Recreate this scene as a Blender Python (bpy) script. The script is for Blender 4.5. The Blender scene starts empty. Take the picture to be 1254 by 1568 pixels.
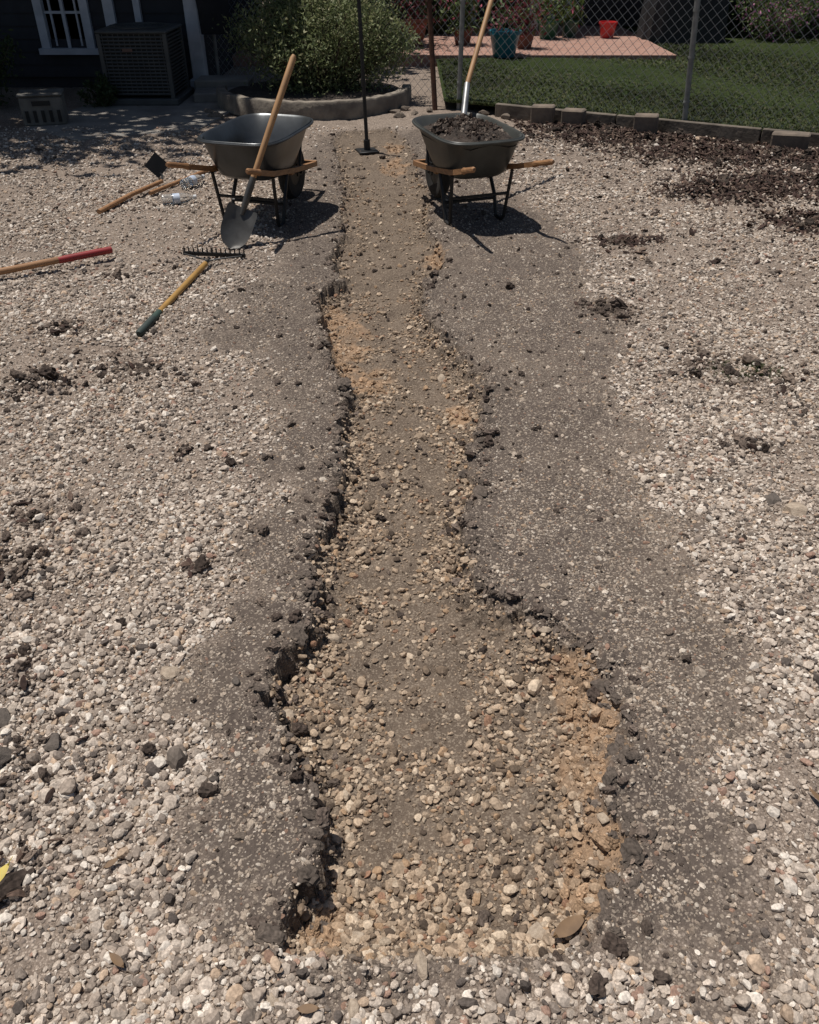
import bpy, math, random
import numpy as np
from mathutils import Vector, Matrix, Euler
random.seed(7); rng=np.random.default_rng(11)
SC=bpy.context.scene
# ------------------------------------------------------------------ utils
PERM=np.tile(np.random.default_rng(3).permutation(256),2)
GA=np.random.default_rng(4).random(256)*2*np.pi
GXv,GYv=np.cos(GA),np.sin(GA)
HR=np.random.default_rng(5).random((256,2))
def perlin(x,y):
    xi=np.floor(x).astype(np.int64);yi=np.floor(y).astype(np.int64)
    xf=x-xi;yf=y-yi
    u=xf*xf*xf*(xf*(xf*6-15)+10);v=yf*yf*yf*(yf*(yf*6-15)+10)
    def g(ix,iy,dx,dy):
        h=PERM[(PERM[ix&255]+iy)&255]
        return GXv[h]*dx+GYv[h]*dy
    a=g(xi,yi,xf,yf);b=g(xi+1,yi,xf-1,yf);c=g(xi,yi+1,xf,yf-1);d=g(xi+1,yi+1,xf-1,yf-1)
    return ((a+(b-a)*u)*(1-v)+(c+(d-c)*u)*v)*1.5
def fbm(x,y,o=4,gain=.5):
    s=0;a=1
    for i in range(o):
        s=s+a*perlin(x*2**i+17.3*i,y*2**i-9.1*i);a*=gain
    return s
def cells(x,y,s):
    xi=np.floor(x/s).astype(np.int64);yi=np.floor(y/s).astype(np.int64)
    bd=np.full(x.shape,1e9);bx=x.copy();by=y.copy()
    for dx in(-1,0,1):
        for dy in(-1,0,1):
            h=PERM[(PERM[(xi+dx)&255]+yi+dy)&255&255]
            cx=(xi+dx+HR[h,0])*s;cy=(yi+dy+HR[h,1])*s
            d=(cx-x)**2+(cy-y)**2;m=d<bd
            bd=np.where(m,d,bd);bx=np.where(m,cx,bx);by=np.where(m,cy,by)
    return bx,by
def sst(t):
    t=np.clip(t,0,1);return t*t*(3-2*t)
def poly_sd(x,y,P):
    P=np.array(P,float);n=len(P)
    d=np.full(x.shape,1e9);ins=np.zeros(x.shape,bool)
    for i in range(n):
        ax,ay=P[i];bx,by=P[(i+1)%n]
        ex,ey=bx-ax,by-ay
        t=np.clip(((x-ax)*ex+(y-ay)*ey)/(ex*ex+ey*ey+1e-12),0,1)
        d=np.minimum(d,(x-ax-ex*t)**2+(y-ay-ey*t)**2)
        if ay!=by:
            c=((ay>y)!=(by>y))&(x<(bx-ax)*(y-ay)/(by-ay)+ax)
            ins^=c
    d=np.sqrt(d);return np.where(ins,d,-d)
# ------------------------------------------------------------------ terrain definition (metres)
TL=[(-.30,.70),(-.24,.82),(-.21,.94),(-.20,1.05),(-.22,1.12),(-.26,1.18),(-.29,1.28),(-.32,1.35),(-.37,1.38),(-.40,1.40),(-.37,1.49),(-.35,1.56),(-.29,1.66),(-.29,1.82),(-.33,1.98),(-.29,2.14),(-.27,2.37),(-.26,2.59),(-.29,2.83),(-.26,3.05),(-.35,3.3),(-.42,3.65),(-.5,4.1),(-.45,4.29),(-.36,4.34),(-.48,4.65),(-.43,5.0),(-.47,5.4),(-.49,6.01),(-.57,6.75),(-.70,7.79),(-.66,8.2)]
TR=[(.35,.70),(.36,.82),(.43,.89),(.44,.96),(.51,1.0),(.44,1.05),(.44,1.13),(.50,1.20),(.54,1.34),(.53,1.44),(.49,1.58),(.42,1.66),(.36,1.74),(.24,1.81),(.21,1.91),(.20,2.07),(.18,2.22),(.26,2.39),(.23,2.54),(.29,2.78),(.33,3.05),(.32,3.23),(.22,3.5),(.14,3.72),(.08,3.97),(.10,4.34),(.23,4.6),(.21,4.94),(.14,5.26),(.18,6.01),(.11,6.55),(.07,7.18),(-.04,7.92),(-.17,8.4)]
TP=TL+TR[::-1]
DL=[(-.24,.70),(-.36,.68),(-.44,.85),(-.48,1.15),(-.60,1.44),(-.53,1.82),(-.47,2.33),(-.62,3.05),(-.94,3.72),(-.80,4.44),(-.85,5.2),(-.8,6.2),(-.85,7.9)]
DR=[(.40,.76),(.46,.5),(.62,.6),(.62,.85),(.66,1.15),(.80,1.34),(.90,1.56),(.84,1.98),(.86,2.33),(.82,3.05),(1.02,3.72),(.95,4.65),(1.0,5.3),(.75,6.0),(.45,7.2),(.3,8.3)]
DP=DL+DR[::-1]
ORG=[(-.30,3.65,.12,.38),(.17,4.80,.09,.16),(.46,1.24,.10,.30),(.42,1.02,.09,.20),(.44,1.48,.09,.18),(.36,.90,.05,.10),(.20,2.97,.06,.10),(-.18,.86,.05,.07),(-.19,3.25,.12,.16),(-.12,7.0,.12,.25),(-.39,3.95,.06,.2),(-.14,7.6,.1,.2)]
MUL=[(1.65,8.15,.40,.26,.03),(2.1,7.8,.55,.22,.03),(2.54,7.25,.5,.20,.03),(3.2,7.1,.6,.32,.03),(2.78,6.4,.42,.15,.03),(2.14,6.01,.22,.16,.05),(2.56,5.33,.24,.17,.04),(1.32,5.0,.16,.08,.01),(2.45,6.1,.35,.18,.02),(.99,3.89,.10,.08,.01),(1.25,3.3,.14,.10,.015),(1.5,3.17,.10,.12,.02),(1.26,2.59,.06,.06,.015),(-1.56,3.11,.18,.07,.025),(-1.22,3.27,.20,.08,.025),(-1.65,3.69,.08,.04,.02),(-1.6,4.39,.04,.04,.03),(-.95,1.22,.10,.08,.035),(-1.02,1.50,.08,.08,.02),(-1.20,1.88,.10,.14,.02),(-1.25,2.18,.10,.07,.015),(-.84,2.59,.03,.03,.01),(-.65,1.91,.02,.02,.01),(-.80,.94,.05,.05,.015)]
def fields(x,y):
    m=(np.abs(x)<2.2)&(y>.2)&(y<9)
    n33=perlin(x*33+5,y*33)
    wx=.019*perlin(x*11,y*11)+.012*n33+.005*perlin(x*90,y*90+3)
    wy=.019*perlin(x*11+40,y*11)+.012*perlin(x*33+60,y*33)+.005*perlin(x*90+9,y*90)
    sd=np.full(x.shape,-5.);dd=np.full(x.shape,-5.)
    xm,ym=(x+wx)[m],(y+wy)[m]
    bx,by=cells(xm+.3*wx[m],ym+.3*wy[m],.042)
    sd[m]=poly_sd(.5*xm+.5*bx,.5*ym+.5*by,TP)
    wlo=fbm(x*2.3+9,y*2.3,3)
    dd[m]=poly_sd((x+3*wx)[m],(y+3*wy)[m],DP)+.14*wlo[m]
    cx=np.interp(y,[.75,1.0,1.5,2,3,4,5,6,8],[.05,.1,.1,-.03,.02,-.15,-.13,-.15,-.35])
    right=x>cx
    D=np.interp(y,[.6,.9,1.5,2.5,3.5,4.3,5.2,8.2],[.08,.095,.085,.062,.075,.075,.045,.03])
    wl=np.interp(y,[.7,1.2,1.6,2.2,3.6,8],[.020,.022,.045,.055,.035,.06])
    wr=np.interp(y,[.7,1.0,1.2,1.6,2.0,3.0,8],[.06,.11,.14,.10,.05,.05,.07])
    w=np.where(right,wr,wl)
    wend=sst((y-.70)/.20)
    lip=np.where(right,sst(sd/.014)*.25,0)
    inside=np.maximum(sst(sd/w),lip)*wend
    n1=fbm(x*.7,y*.7,3);n2=fbm(x*5+3,y*5,4);n3=fbm(x*28,y*28,3)
    h=-D*inside
    dirt=sst((dd+.20)/.38)
    out=1-inside
    h=h+.018*n1*np.clip(y/2.5,.2,1)+out*(.011*n2*(1-.3*dirt)+.0028*n3*(1-.5*dirt))+inside*(.014*n2+.003*n3)
    foot=np.exp(-((sd-w*.95)/.035)**2)*(sd>0)
    h=h+foot*wend*(.010+.014*np.clip(n3,-.5,1)+.012*n2)
    rim=np.exp(-((sd+.015)/.05)**2)*(sd<.02)
    h=h+.009*rim*(y<5)*(.4+.8*np.clip(n2+.5,0,1.5))
    # broken crust plates beside the cut
    cr=np.exp(-((sd+.02)/.045)**2)*(y<4.6)
    b2x,b2y=cells(x+.01*n33,y,.065)
    hh_=perlin(b2x*37+3,b2y*41)
    h=h+cr*out*.010*hh_
    h=h+.018*np.exp(-((y-.735-.02*perlin(x*9,x*0))/.03)**2)*sst((.42-np.abs(x-.05))/.1)*(1+.8*perlin(x*30,y*30))
    mul=np.zeros(x.shape);nb=fbm(x*9,y*9,3)
    for (mx,my,a,b,hh) in MUL:
        q=np.exp(-((x-mx)/a)**2-((y-my)/b)**2)
        q2=np.clip(q*(1+1.3*nb),0,1.2)
        mul=np.maximum(mul,q2*(1. if (mx>1.2 and my>4.9) else .6));h=h+hh*.7*q2*(1+.6*n3)
    org=np.zeros(x.shape)
    for (ox,oy,a,b) in ORG:
        org=np.maximum(org,np.exp(-((x-ox)/a)**2-((y-oy)/b)**2))
    org=sst((org*(1+.9*fbm(x*12,y*12,3))-.22)/.5)*sst((sd+.01)/.04)
    return h,sd,inside,dirt,org,np.clip(mul,0,1)
def H1(x,y): return float(fields(np.array([float(x)]),np.array([float(y)]))[0][0])
# ------------------------------------------------------------------ materials
def newmat(name):
    m=bpy.data.materials.new(name);m.use_nodes=True
    nt=m.node_tree;b=nt.nodes['Principled BSDF'];return m,nt,b
def N(nt,t,**k):
    n=nt.nodes.new(t)
    for a,v in k.items(): setattr(n,a,v)
    return n
def mixc(nt,fac,a,b,mode='MIX'):
    n=N(nt,'ShaderNodeMix',data_type='RGBA',blend_type=mode)
    for s,v in ((0,fac),(6,a),(7,b)):
        if isinstance(v,(int,float)): n.inputs[s].default_value=v
        elif isinstance(v,tuple): n.inputs[s].default_value=(*v,1) if len(v)==3 else v
        else: nt.links.new(v,n.inputs[s])
    return n.outputs[2]
def mth(nt,op,a,b=0.,c=0.,clamp=False):
    n=N(nt,'ShaderNodeMath',operation=op,use_clamp=clamp)
    for i,v in enumerate((a,b,c)):
        if isinstance(v,(int,float)): n.inputs[i].default_value=v
        else: nt.links.new(v,n.inputs[i])
    return n.outputs[0]
def mapr(nt,v,a,b,c=0.,d=1.):
    n=N(nt,'ShaderNodeMapRange');nt.links.new(v,n.inputs[0])
    for i,q in zip((1,2,3,4),(a,b,c,d)): n.inputs[i].default_value=q
    return n.outputs[0]
def noise(nt,scale,det=4,co=None,rough=.55):
    n=N(nt,'ShaderNodeTexNoise');n.inputs['Scale'].default_value=scale;n.inputs['Detail'].default_value=det;n.inputs['Roughness'].default_value=rough
    if co is not None: nt.links.new(co,n.inputs['Vector'])
    return n.outputs[0]
def coords(nt,w='Object'): return N(nt,'ShaderNodeTexCoord').outputs[w]
def simple(name,c1,c2=None,scale=8,rough=.7,metal=0,bump=.0,bscale=40,stretch=None,spec=.5):
    m,nt,b=newmat(name);co=coords(nt)
    if stretch:
        mp=N(nt,'ShaderNodeMapping');nt.links.new(co,mp.inputs[0]);mp.inputs['Scale'].default_value=stretch;co=mp.outputs[0]
    c2=c2 or tuple(v*.6 for v in c1)
    f=mapr(nt,noise(nt,scale,4,co),.35,.65)
    nt.links.new(mixc(nt,f,c1,c2),b.inputs['Base Color'])
    b.inputs['Roughness'].default_value=rough;b.inputs['Metallic'].default_value=metal
    b.inputs['Specular IOR Level'].default_value=spec
    if bump:
        bp=N(nt,'ShaderNodeBump');bp.inputs['Strength'].default_value=bump;bp.inputs['Distance'].default_value=.01
        nt.links.new(noise(nt,bscale,4,co),bp.inputs['Height']);nt.links.new(bp.outputs[0],b.inputs['Normal'])
    return m
def ground_mat():
    m,nt,b=newmat('gravel_ground');co=coords(nt)
    z=N(nt,'ShaderNodeAttribute',attribute_name='zone');zs=N(nt,'ShaderNodeSeparateColor');nt.links.new(z.outputs['Color'],zs.inputs[0])
    tr,di,orr=zs.outputs[0],zs.outputs[1],zs.outputs[2]
    mu=N(nt,'ShaderNodeAttribute',attribute_name='mulch').outputs['Fac']
    v=N(nt,'ShaderNodeTexVoronoi');v.inputs['Scale'].default_value=95;nt.links.new(co,v.inputs['Vector'])
    v2=N(nt,'ShaderNodeTexVoronoi');v2.inputs['Scale'].default_value=230;nt.links.new(co,v2.inputs['Vector'])
    s1=N(nt,'ShaderNodeSeparateColor');nt.links.new(v.outputs['Color'],s1.inputs[0])
    s2=N(nt,'ShaderNodeSeparateColor');nt.links.new(v2.outputs['Color'],s2.inputs[0])
    big=noise(nt,1.7,3,co);mid=noise(nt,9,4,co);fine=noise(nt,60,3,co);gr=noise(nt,350,1,co)
    soil=mixc(nt,mapr(nt,mid,.35,.65),(.115,.088,.068),(.20,.155,.122))
    soil=mixc(nt,mapr(nt,gr,.35,.7,0,.6),soil,(.30,.24,.192))
    peb=mixc(nt,s1.outputs[0],(.19,.15,.125),(.58,.48,.39))
    peb2=mixc(nt,s2.outputs[0],(.15,.118,.095),(.48,.395,.32))
    gap=mapr(nt,v.outputs['Distance'],.25,.55,1,0)
    grav=mixc(nt,mth(nt,'MULTIPLY',gap,mapr(nt,s1.outputs[1],.3,.4)),mixc(nt,mapr(nt,v2.outputs['Distance'],.3,.6,.85,0),soil,peb2),peb)
    grav=mixc(nt,mapr(nt,big,.42,.62,0,.5),grav,soil)
    dirt=mixc(nt,mapr(nt,mid,.3,.7),(.072,.056,.047),(.108,.086,.071))
    dirt=mixc(nt,mapr(nt,fine,.4,.75,0,.5),dirt,(.15,.12,.098))
    dirt=mixc(nt,mapr(nt,big,.48,.70,0,.6),dirt,(.165,.13,.102))
    dirt=mixc(nt,mapr(nt,s2.outputs[0],.82,.84,0,.7),dirt,(.32,.265,.21))
    tren=mixc(nt,mapr(nt,mid,.3,.7),(.085,.063,.047),(.152,.115,.085))
    tren=mixc(nt,mapr(nt,gr,.4,.7,0,.55),tren,(.21,.165,.125))
    tren=mixc(nt,mapr(nt,s2.outputs[0],.75,.8,0,.7),tren,(.28,.225,.17))
    ora=mixc(nt,mapr(nt,fine,.3,.7),(.225,.145,.09),(.40,.27,.17))
    dk=mixc(nt,mapr(nt,fine,.3,.7),(.030,.021,.016),(.09,.065,.05))
    c=mixc(nt,mapr(nt,mth(nt,'ADD',di,mth(nt,'MULTIPLY',mth(nt,'SUBTRACT',mid,.5),1.8)),.15,.85),grav,dirt)
    c=mixc(nt,tr,c,tren);c=mixc(nt,mth(nt,'MULTIPLY',orr,mapr(nt,mid,.3,.55,.25,.95)),c,ora)
    c=mixc(nt,mapr(nt,mth(nt,'ADD',mu,mth(nt,'MULTIPLY',mth(nt,'SUBTRACT',mid,.5),.8)),.3,.75,0,.85),c,dk)
    nt.links.new(c,b.inputs['Base Color']);b.inputs['Roughness'].default_value=.95;b.inputs['Specular IOR Level'].default_value=.15
    hgt=mth(nt,'ADD',mth(nt,'MULTIPLY',gap,mapr(nt,di,0,1,.6,.2)),mth(nt,'ADD',mth(nt,'MULTIPLY',fine,.9),mth(nt,'MULTIPLY',gr,.4)))
    bp=N(nt,'ShaderNodeBump');bp.inputs['Strength'].default_value=.95;bp.inputs['Distance'].default_value=.006
    nt.links.new(hgt,bp.inputs['Height']);nt.links.new(bp.outputs[0],b.inputs['Normal'])
    return m
def inst_mat(name,rough=.9,nscale=120,var=.35):
    m,nt,b=newmat(name)
    a=N(nt,'ShaderNodeAttribute',attribute_name='pcol',attribute_type='INSTANCER')
    co=coords(nt)
    f=mapr(nt,noise(nt,3.,2,co),.3,.7,1-var,1+var*.5)
    mm=N(nt,'ShaderNodeVectorMath',operation='SCALE');nt.links.new(a.outputs['Color'],mm.inputs[0]);nt.links.new(f,mm.inputs['Scale'])
    nt.links.new(mm.outputs[0],b.inputs['Base Color']);b.inputs['Roughness'].default_value=rough;b.inputs['Specular IOR Level'].default_value=.2
    return m
def leaf_mat(name,c1,c2,c3=None,trans=.25,p3=.08):
    m,nt,b=newmat(name);g=N(nt,'ShaderNodeNewGeometry').outputs['Random Per Island']
    c=mixc(nt,g,c1,c2)
    if c3:
        r=mth(nt,'FRACT',mth(nt,'MULTIPLY',g,37.7));c=mixc(nt,mth(nt,'LESS_THAN',r,p3),c,c3)
    nt.links.new(c,b.inputs['Base Color']);b.inputs['Roughness'].default_value=.6;b.inputs['Specular IOR Level'].default_value=.3
    if trans:
        t=N(nt,'ShaderNodeBsdfTranslucent');nt.links.new(c,t.inputs[0])
        mx=N(nt,'ShaderNodeMixShader');mx.inputs[0].default_value=trans
        nt.links.new(b.outputs[0],mx.inputs[1]);nt.links.new(t.outputs[0],mx.inputs[2])
        nt.links.new(mx.outputs[0],nt.nodes['Material Output'].inputs[0])
    return m
# ------------------------------------------------------------------ mesh builder
class MB:
    def __init__(s): s.v=[];s.f=[];s.m=[]
    def add(s,vs,fs,mi=0):
        o=len(s.v);s.v+= [tuple(v) for v in vs];s.f+=[tuple(i+o for i in f) for f in fs];s.m+=[mi]*len(fs)
    def box(s,c,sz,mi=0,R=None,b=.0):
        x,y,z=[q/2 for q in sz]
        if b:
            b=min(b,x*.9,y*.9,z*.9);vs=[];
            for sx in(-1,1):
                for sy in(-1,1):
                    for sz_ in(-1,1):
                        vs+= [Vector((sx*(x-b),sy*(y-b),sz_*z)),Vector((sx*(x-b),sy*y,sz_*(z-b))),Vector((sx*x,sy*(y-b),sz_*(z-b)))]
            import bmesh
            bm=bmesh.new()
            for v in vs: bm.verts.new(v)
            r=bmesh.ops.convex_hull(bm,input=bm.verts[:]);bm.verts.index_update()
            vv=[v.co.copy() for v in bm.verts];ff=[[v.index for v in f.verts] for f in bm.faces];bm.free()
        else:
            vv=[Vector((sx*x,sy*y,sz_*z)) for sx in(-1,1) for sy in(-1,1) for sz_ in(-1,1)]
            ff=[(0,1,3,2),(4,6,7,5),(0,4,5,1),(2,3,7,6),(0,2,6,4),(1,5,7,3)]
        if R is not None: vv=[R@v for v in vv]
        s.add([v+Vector(c) for v in vv],ff,mi)
    def tube(s,pts,r,n=10,mi=0,cap=True,sq=1.):
        pts=[Vector(p) for p in pts];k=len(pts)
        rr=r if isinstance(r,(list,tuple)) else [r]*k
        vs=[];fs=[]
        up0=Vector((0,0,1))
        for i,p in enumerate(pts):
            d=(pts[min(i+1,k-1)]-pts[max(i-1,0)]).normalized()
            up=up0 if abs(d.z)<.95 else Vector((0,1,0))
            a=d.cross(up).normalized();b=a.cross(d).normalized()
            for j in range(n):
                t=2*math.pi*(j+.5)/n
                vs.append(p+a*math.cos(t)*rr[i]*sq+b*math.sin(t)*rr[i])
        for i in range(k-1):
            for j in range(n):
                fs.append((i*n+j,i*n+(j+1)%n,(i+1)*n+(j+1)%n,(i+1)*n+j))
        if cap: fs.append(tuple(range(n))[::-1]);fs.append(tuple((k-1)*n+j for j in range(n)))
        s.add(vs,fs,mi)
    def lathe(s,prof,c=(0,0,0),n=24,mi=0,axis='Z'):
        vs=[];fs=[];k=len(prof)
        for r,z in prof:
            for j in range(n):
                t=2*math.pi*j/n
                q=(r*math.cos(t),r*math.sin(t),z) if axis=='Z' else (r*math.cos(t),z,r*math.sin(t))
                vs.append(Vector(q)+Vector(c))
        for i in range(k-1):
            for j in range(n): fs.append((i*n+j,i*n+(j+1)%n,(i+1)*n+(j+1)%n,(i+1)*n+j))
        s.add(vs,fs,mi)
    def grid(s,P,mi=0,close=False):
        k=len(P);n=len(P[0]);vs=[p for row in P for p in row];fs=[]
        for i in range(k-1):
            for j in range(n if close else n-1): fs.append((i*n+j,i*n+(j+1)%n,(i+1)*n+(j+1)%n,(i+1)*n+j))
        s.add(vs,fs,mi)
    def build(s,name,mats,smooth=False,M=None,parent=None,solid=0,coll=None):
        me=bpy.data.meshes.new(name);me.from_pydata([tuple(v) for v in s.v],[],s.f)
        for m in mats: me.materials.append(m)
        me.polygons.foreach_set('material_index',s.m)
        me.validate();me.update()
        if smooth:
            me.shade_smooth()
            try: me.set_sharp_from_angle(angle=math.radians(38))
            except Exception: pass
        o=bpy.data.objects.new(name,me);(coll or SC.collection).objects.link(o)
        if M is not None: o.matrix_world=M
        if parent: o.parent=parent
        if solid:
            md=o.modifiers.new('s','SOLIDIFY');md.thickness=solid;md.offset=0
        return o
def npmesh(name,V,F,mat,smooth=False):
    me=bpy.data.meshes.new(name);k=F.shape[1]
    me.vertices.add(len(V));me.vertices.foreach_set('co',V.astype(np.float32).ravel())
    me.loops.add(F.size);me.loops.foreach_set('vertex_index',F.astype(np.int32).ravel())
    me.polygons.add(len(F));me.polygons.foreach_set('loop_start',np.arange(0,F.size,k,dtype=np.int32));me.polygons.foreach_set('loop_total',np.full(len(F),k,dtype=np.int32))
    me.update(calc_edges=True)
    if mat: me.materials.append(mat)
    if smooth: me.shade_smooth()
    o=bpy.data.objects.new(name,me);SC.collection.objects.link(o);return o
def leaves(name,C,size,mat,elong=2.2,upb=.0):
    n=len(C);C=np.asarray(C)
    d=rng.normal(size=(n,3));d[:,2]+=upb;d/=np.linalg.norm(d,axis=1)[:,None]
    q=rng.normal(size=(n,3));a=np.cross(d,q);a/=np.linalg.norm(a,axis=1)[:,None]
    s=(size*(.6+.8*rng.random(n)))[:,None]
    w=s/elong
    nn=np.cross(d,a)
    V=np.stack([C,C+d*s*.5+a*w*.5+nn*s*.08,C+d*s,C+d*s*.5-a*w*.5+nn*s*.08],1).reshape(-1,3)
    F=np.arange(4*n).reshape(n,4)
    return npmesh(name,V,F,mat)
def empty(name,loc=(0,0,0)):
    e=bpy.data.objects.new(name,None);SC.collection.objects.link(e);e.location=loc;return e
def scatter(name,P,scl,rot,idx,col,coll):
    me=bpy.data.meshes.new(name);n=len(P)
    me.vertices.add(n);me.vertices.foreach_set('co',P.astype(np.float32).ravel())
    for nm,arr in(('scl',scl),('rot',rot)):
        a=me.attributes.new(nm,'FLOAT_VECTOR','POINT');a.data.foreach_set('vector',arr.astype(np.float32).ravel())
    a=me.attributes.new('idx','INT','POINT');a.data.foreach_set('value',idx.astype(np.int32))
    a=me.attributes.new('pcol','FLOAT_COLOR','POINT');a.data.foreach_set('color',np.concatenate([col,np.ones((n,1))],1).astype(np.float32).ravel())
    o=bpy.data.objects.new(name,me);SC.collection.objects.link(o)
    ng=bpy.data.node_groups.new(name+'_gn','GeometryNodeTree')
    ng.interface.new_socket('Geometry',in_out='INPUT',socket_type='NodeSocketGeometry');ng.interface.new_socket('Geometry',in_out='OUTPUT',socket_type='NodeSocketGeometry')
    gi=ng.nodes.new('NodeGroupInput');go=ng.nodes.new('NodeGroupOutput');ci=ng.nodes.new('GeometryNodeCollectionInfo');ip=ng.nodes.new('GeometryNodeInstanceOnPoints')
    ci.inputs['Collection'].default_value=coll;ci.inputs['Separate Children'].default_value=True;ci.inputs['Reset Children'].default_value=True
    def na(nm,t):
        q=ng.nodes.new('GeometryNodeInputNamedAttribute');q.data_type=t;q.inputs['Name'].default_value=nm;return [s for s in q.outputs if s.enabled and s.name=='Attribute'][0]
    L=ng.links.new
    L(gi.outputs[0],ip.inputs['Points']);L(ci.outputs[0],ip.inputs['Instance']);ip.inputs['Pick Instance'].default_value=True
    L(na('idx','INT'),ip.inputs['Instance Index']);L(na('rot','FLOAT_VECTOR'),ip.inputs['Rotation']);L(na('scl','FLOAT_VECTOR'),ip.inputs['Scale'])
    L(ip.outputs[0],go.inputs[0])
    md=o.modifiers.new('gn','NODES');md.node_group=ng
    return o
# ------------------------------------------------------------------ ground sheet
def axis(core,step,grow,far,lim):
    a=[0.]
    while a[-1]<core: a.append(a[-1]+step)
    while a[-1]<lim: a.append(a[-1]+step+grow*(a[-1]-core))
    s=a[-1]-a[-2]
    while a[-1]<far: s*=1.2;a.append(a[-1]+s)
    return a
xa=axis(1.1,.006,.013,120,4.5);xs=np.array([-q for q in xa[:0:-1]]+xa)
ys=[.35]
while ys[-1]<9.5: ys.append(ys[-1]+.0052*max(1,ys[-1]/2))
s=.03
while ys[-1]<200: s*=1.17;ys.append(ys[-1]+s)
yb=[];s=.0065;q=.35
while q>-30: s*=1.2;q-=s;yb.append(q)
ys=np.array(yb[::-1]+ys)
X,Y=np.meshgrid(xs,ys);xf=X.ravel();yf=Y.ravel()
h,sd,ins,dirt,org,mul=fields(xf,yf)
far=np.clip((np.hypot(xf,yf)-9)/6,0,1);h=h*(1-far)
nx=len(xs);ny=len(ys)
I=(np.arange(ny-1)[:,None]*nx+np.arange(nx-1)[None,:]).ravel()
F=np.stack([I,I+1,I+nx+1,I+nx],1)
ground=npmesh('gravel_ground',np.stack([xf,yf,h],1),F,ground_mat(),True)
a=ground.data.attributes.new('zone','FLOAT_COLOR','POINT')
a.data.foreach_set('color',np.stack([sst(ins*1.4),dirt,org,np.ones_like(h)],1).astype(np.float32).ravel())
a=ground.data.attributes.new('mulch','FLOAT','POINT');a.data.foreach_set('value',mul.astype(np.float32))
# ------------------------------------------------------------------ pebble sources
def stone_mesh(seed,sub=2,flat=.7,cuts=10):
    import bmesh
    r=np.random.default_rng(seed);bm=bmesh.new();bmesh.ops.create_icosphere(bm,subdivisions=sub,radius=1)
    V=np.array([v.co[:] for v in bm.verts])
    V*=1+.12*np.sin(V@r.normal(size=(3,))*2.2+r.random()*6)[:,None]
    for _ in range(cuts):
        n=r.normal(size=3);n/=np.linalg.norm(n);d=.55+.28*r.random()
        k=np.maximum(0,V@n-d);V-=k[:,None]*n
    V*=np.array([1,.65+.35*r.random(),flat*(.7+.5*r.random())])
    for v,c in zip(bm.verts,V): v.co=c
    me=bpy.data.meshes.new('stone_%d'%seed);bm.to_mesh(me);bm.free();return me
pm=inst_mat('pebble');cm=inst_mat('soil_clod',1.,120,.5);km=inst_mat('mulch_chip',.8)
pebC=bpy.data.collections.new('pebble_shapes')
for i in range(18):
    me=stone_mesh(i+1,2 if i<12 else 1,.75,13 if i<12 else 6);me.materials.append(pm)
    pebC.objects.link(bpy.data.objects.new('pebble_%02d'%i,me))
clodC=bpy.data.collections.new('clod_shapes')
for i in range(5):
    me=stone_mesh(50+i,3,.8,4)
    co=np.array([v.co[:] for v in me.vertices]);nn=1+.35*perlin(co[:,0]*2.5+i*7,co[:,1]*2.5+co[:,2]*1.7)+.18*perlin(co[:,0]*7,co[:,2]*7+co[:,1]*5)
    for v,c in zip(me.vertices,co*nn[:,None]): v.co=c
    me.materials.append(cm);clodC.objects.link(bpy.data.objects.new('clod_%02d'%i,me))
chipC=bpy.data.collections.new('chip_shapes')
for i in range(6):
    b=MB();rr=random.Random(i);n=6;P=[];Q=[]
    for k in range(n):
        t=k/(n-1)*2-1;w=(.35+.1*rr.random())*(1-.75*abs(t)**2.2);z=.25*(1-t*t)*rr.uniform(.3,1.3)+.06*rr.random()
        P.append([(t,-w,z-.12*rr.random()),(t,0,z+.06),(t,w,z-.12*rr.random())])
    b.grid(P)
    o=b.build('chip_%02d'%i,[km],coll=chipC)
    md=o.modifiers.new('s','SOLIDIFY');md.thickness=.12
# ------------------------------------------------------------------ pebbles
def cand(y0,y1,dens):
    A=.58*(y1*y1-y0*y0)+1.7*(y1-y0);n=int(A*dens)
    y=y0+(y1-y0)*rng.random(n*2);wm=.58*y1+.85;x=(rng.random(n*2)*2-1)*wm
    k=np.abs(x)<.58*y+.85;return x[k],y[k]
PX=[];PY=[];B=[]
for y0,y1,d,bd in((.38,2.4,20000,0),(2.4,4.4,9500,1),(4.4,6.6,4000,2),(6.6,8.4,1500,3)):
    x,y=cand(y0,y1,d);PX.append(x);PY.append(y);B.append(np.full(len(x),bd))
px=np.concatenate(PX);py=np.concatenate(PY);bd=np.concatenate(B)
h,sd,ins,dirt,org,mul=fields(px,py)
big=fbm(px*1.6+5,py*1.6,4);md_=fbm(px*6,py*6+8,3)
pout=np.clip(.80+.65*big+.40*md_-.10*np.clip(py-2.5,0,2),.16,1)
pdirt=np.clip(.17+.6*np.clip(md_+.1,0,1)+.12*(px>.3)+.2*big,.05,.7)
edge=np.exp(-(sd/.07)**2)
cxl=np.interp(py,[.75,1.0,1.5,2,3,4,5,6,8],[.05,.05,.08,-.03,.02,-.15,-.13,-.15,-.35])
path=np.exp(-((px-cxl)/.11)**2)
ptr=np.clip(.36+.5*md_+.35*edge+.5*np.clip((1.05-py)/.3,0,1)+.15*big-.25*path*(py>1.02),.07,.9)
ptr*=np.interp(py,[3.8,4.6],[1,.45])
prob=pout*(1-dirt)+pdirt*dirt
prob=np.where(ins>.25,ptr,prob)*(1-.7*org)*(1-.6*mul)
prob*=np.where(py>7.6,.4,1)
k=rng.random(len(px))<prob
px,py,bd,h,sd,ins,dirt,org,mul=[q[k] for q in(px,py,bd,h,sd,ins,dirt,org,mul)]
n=len(px)
med=np.array([.0046,.0053,.0064,.0082])[bd]*np.where((dirt>.5)&(ins<.3),.70,1)*np.where(ins>.4,1.05,1)
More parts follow.
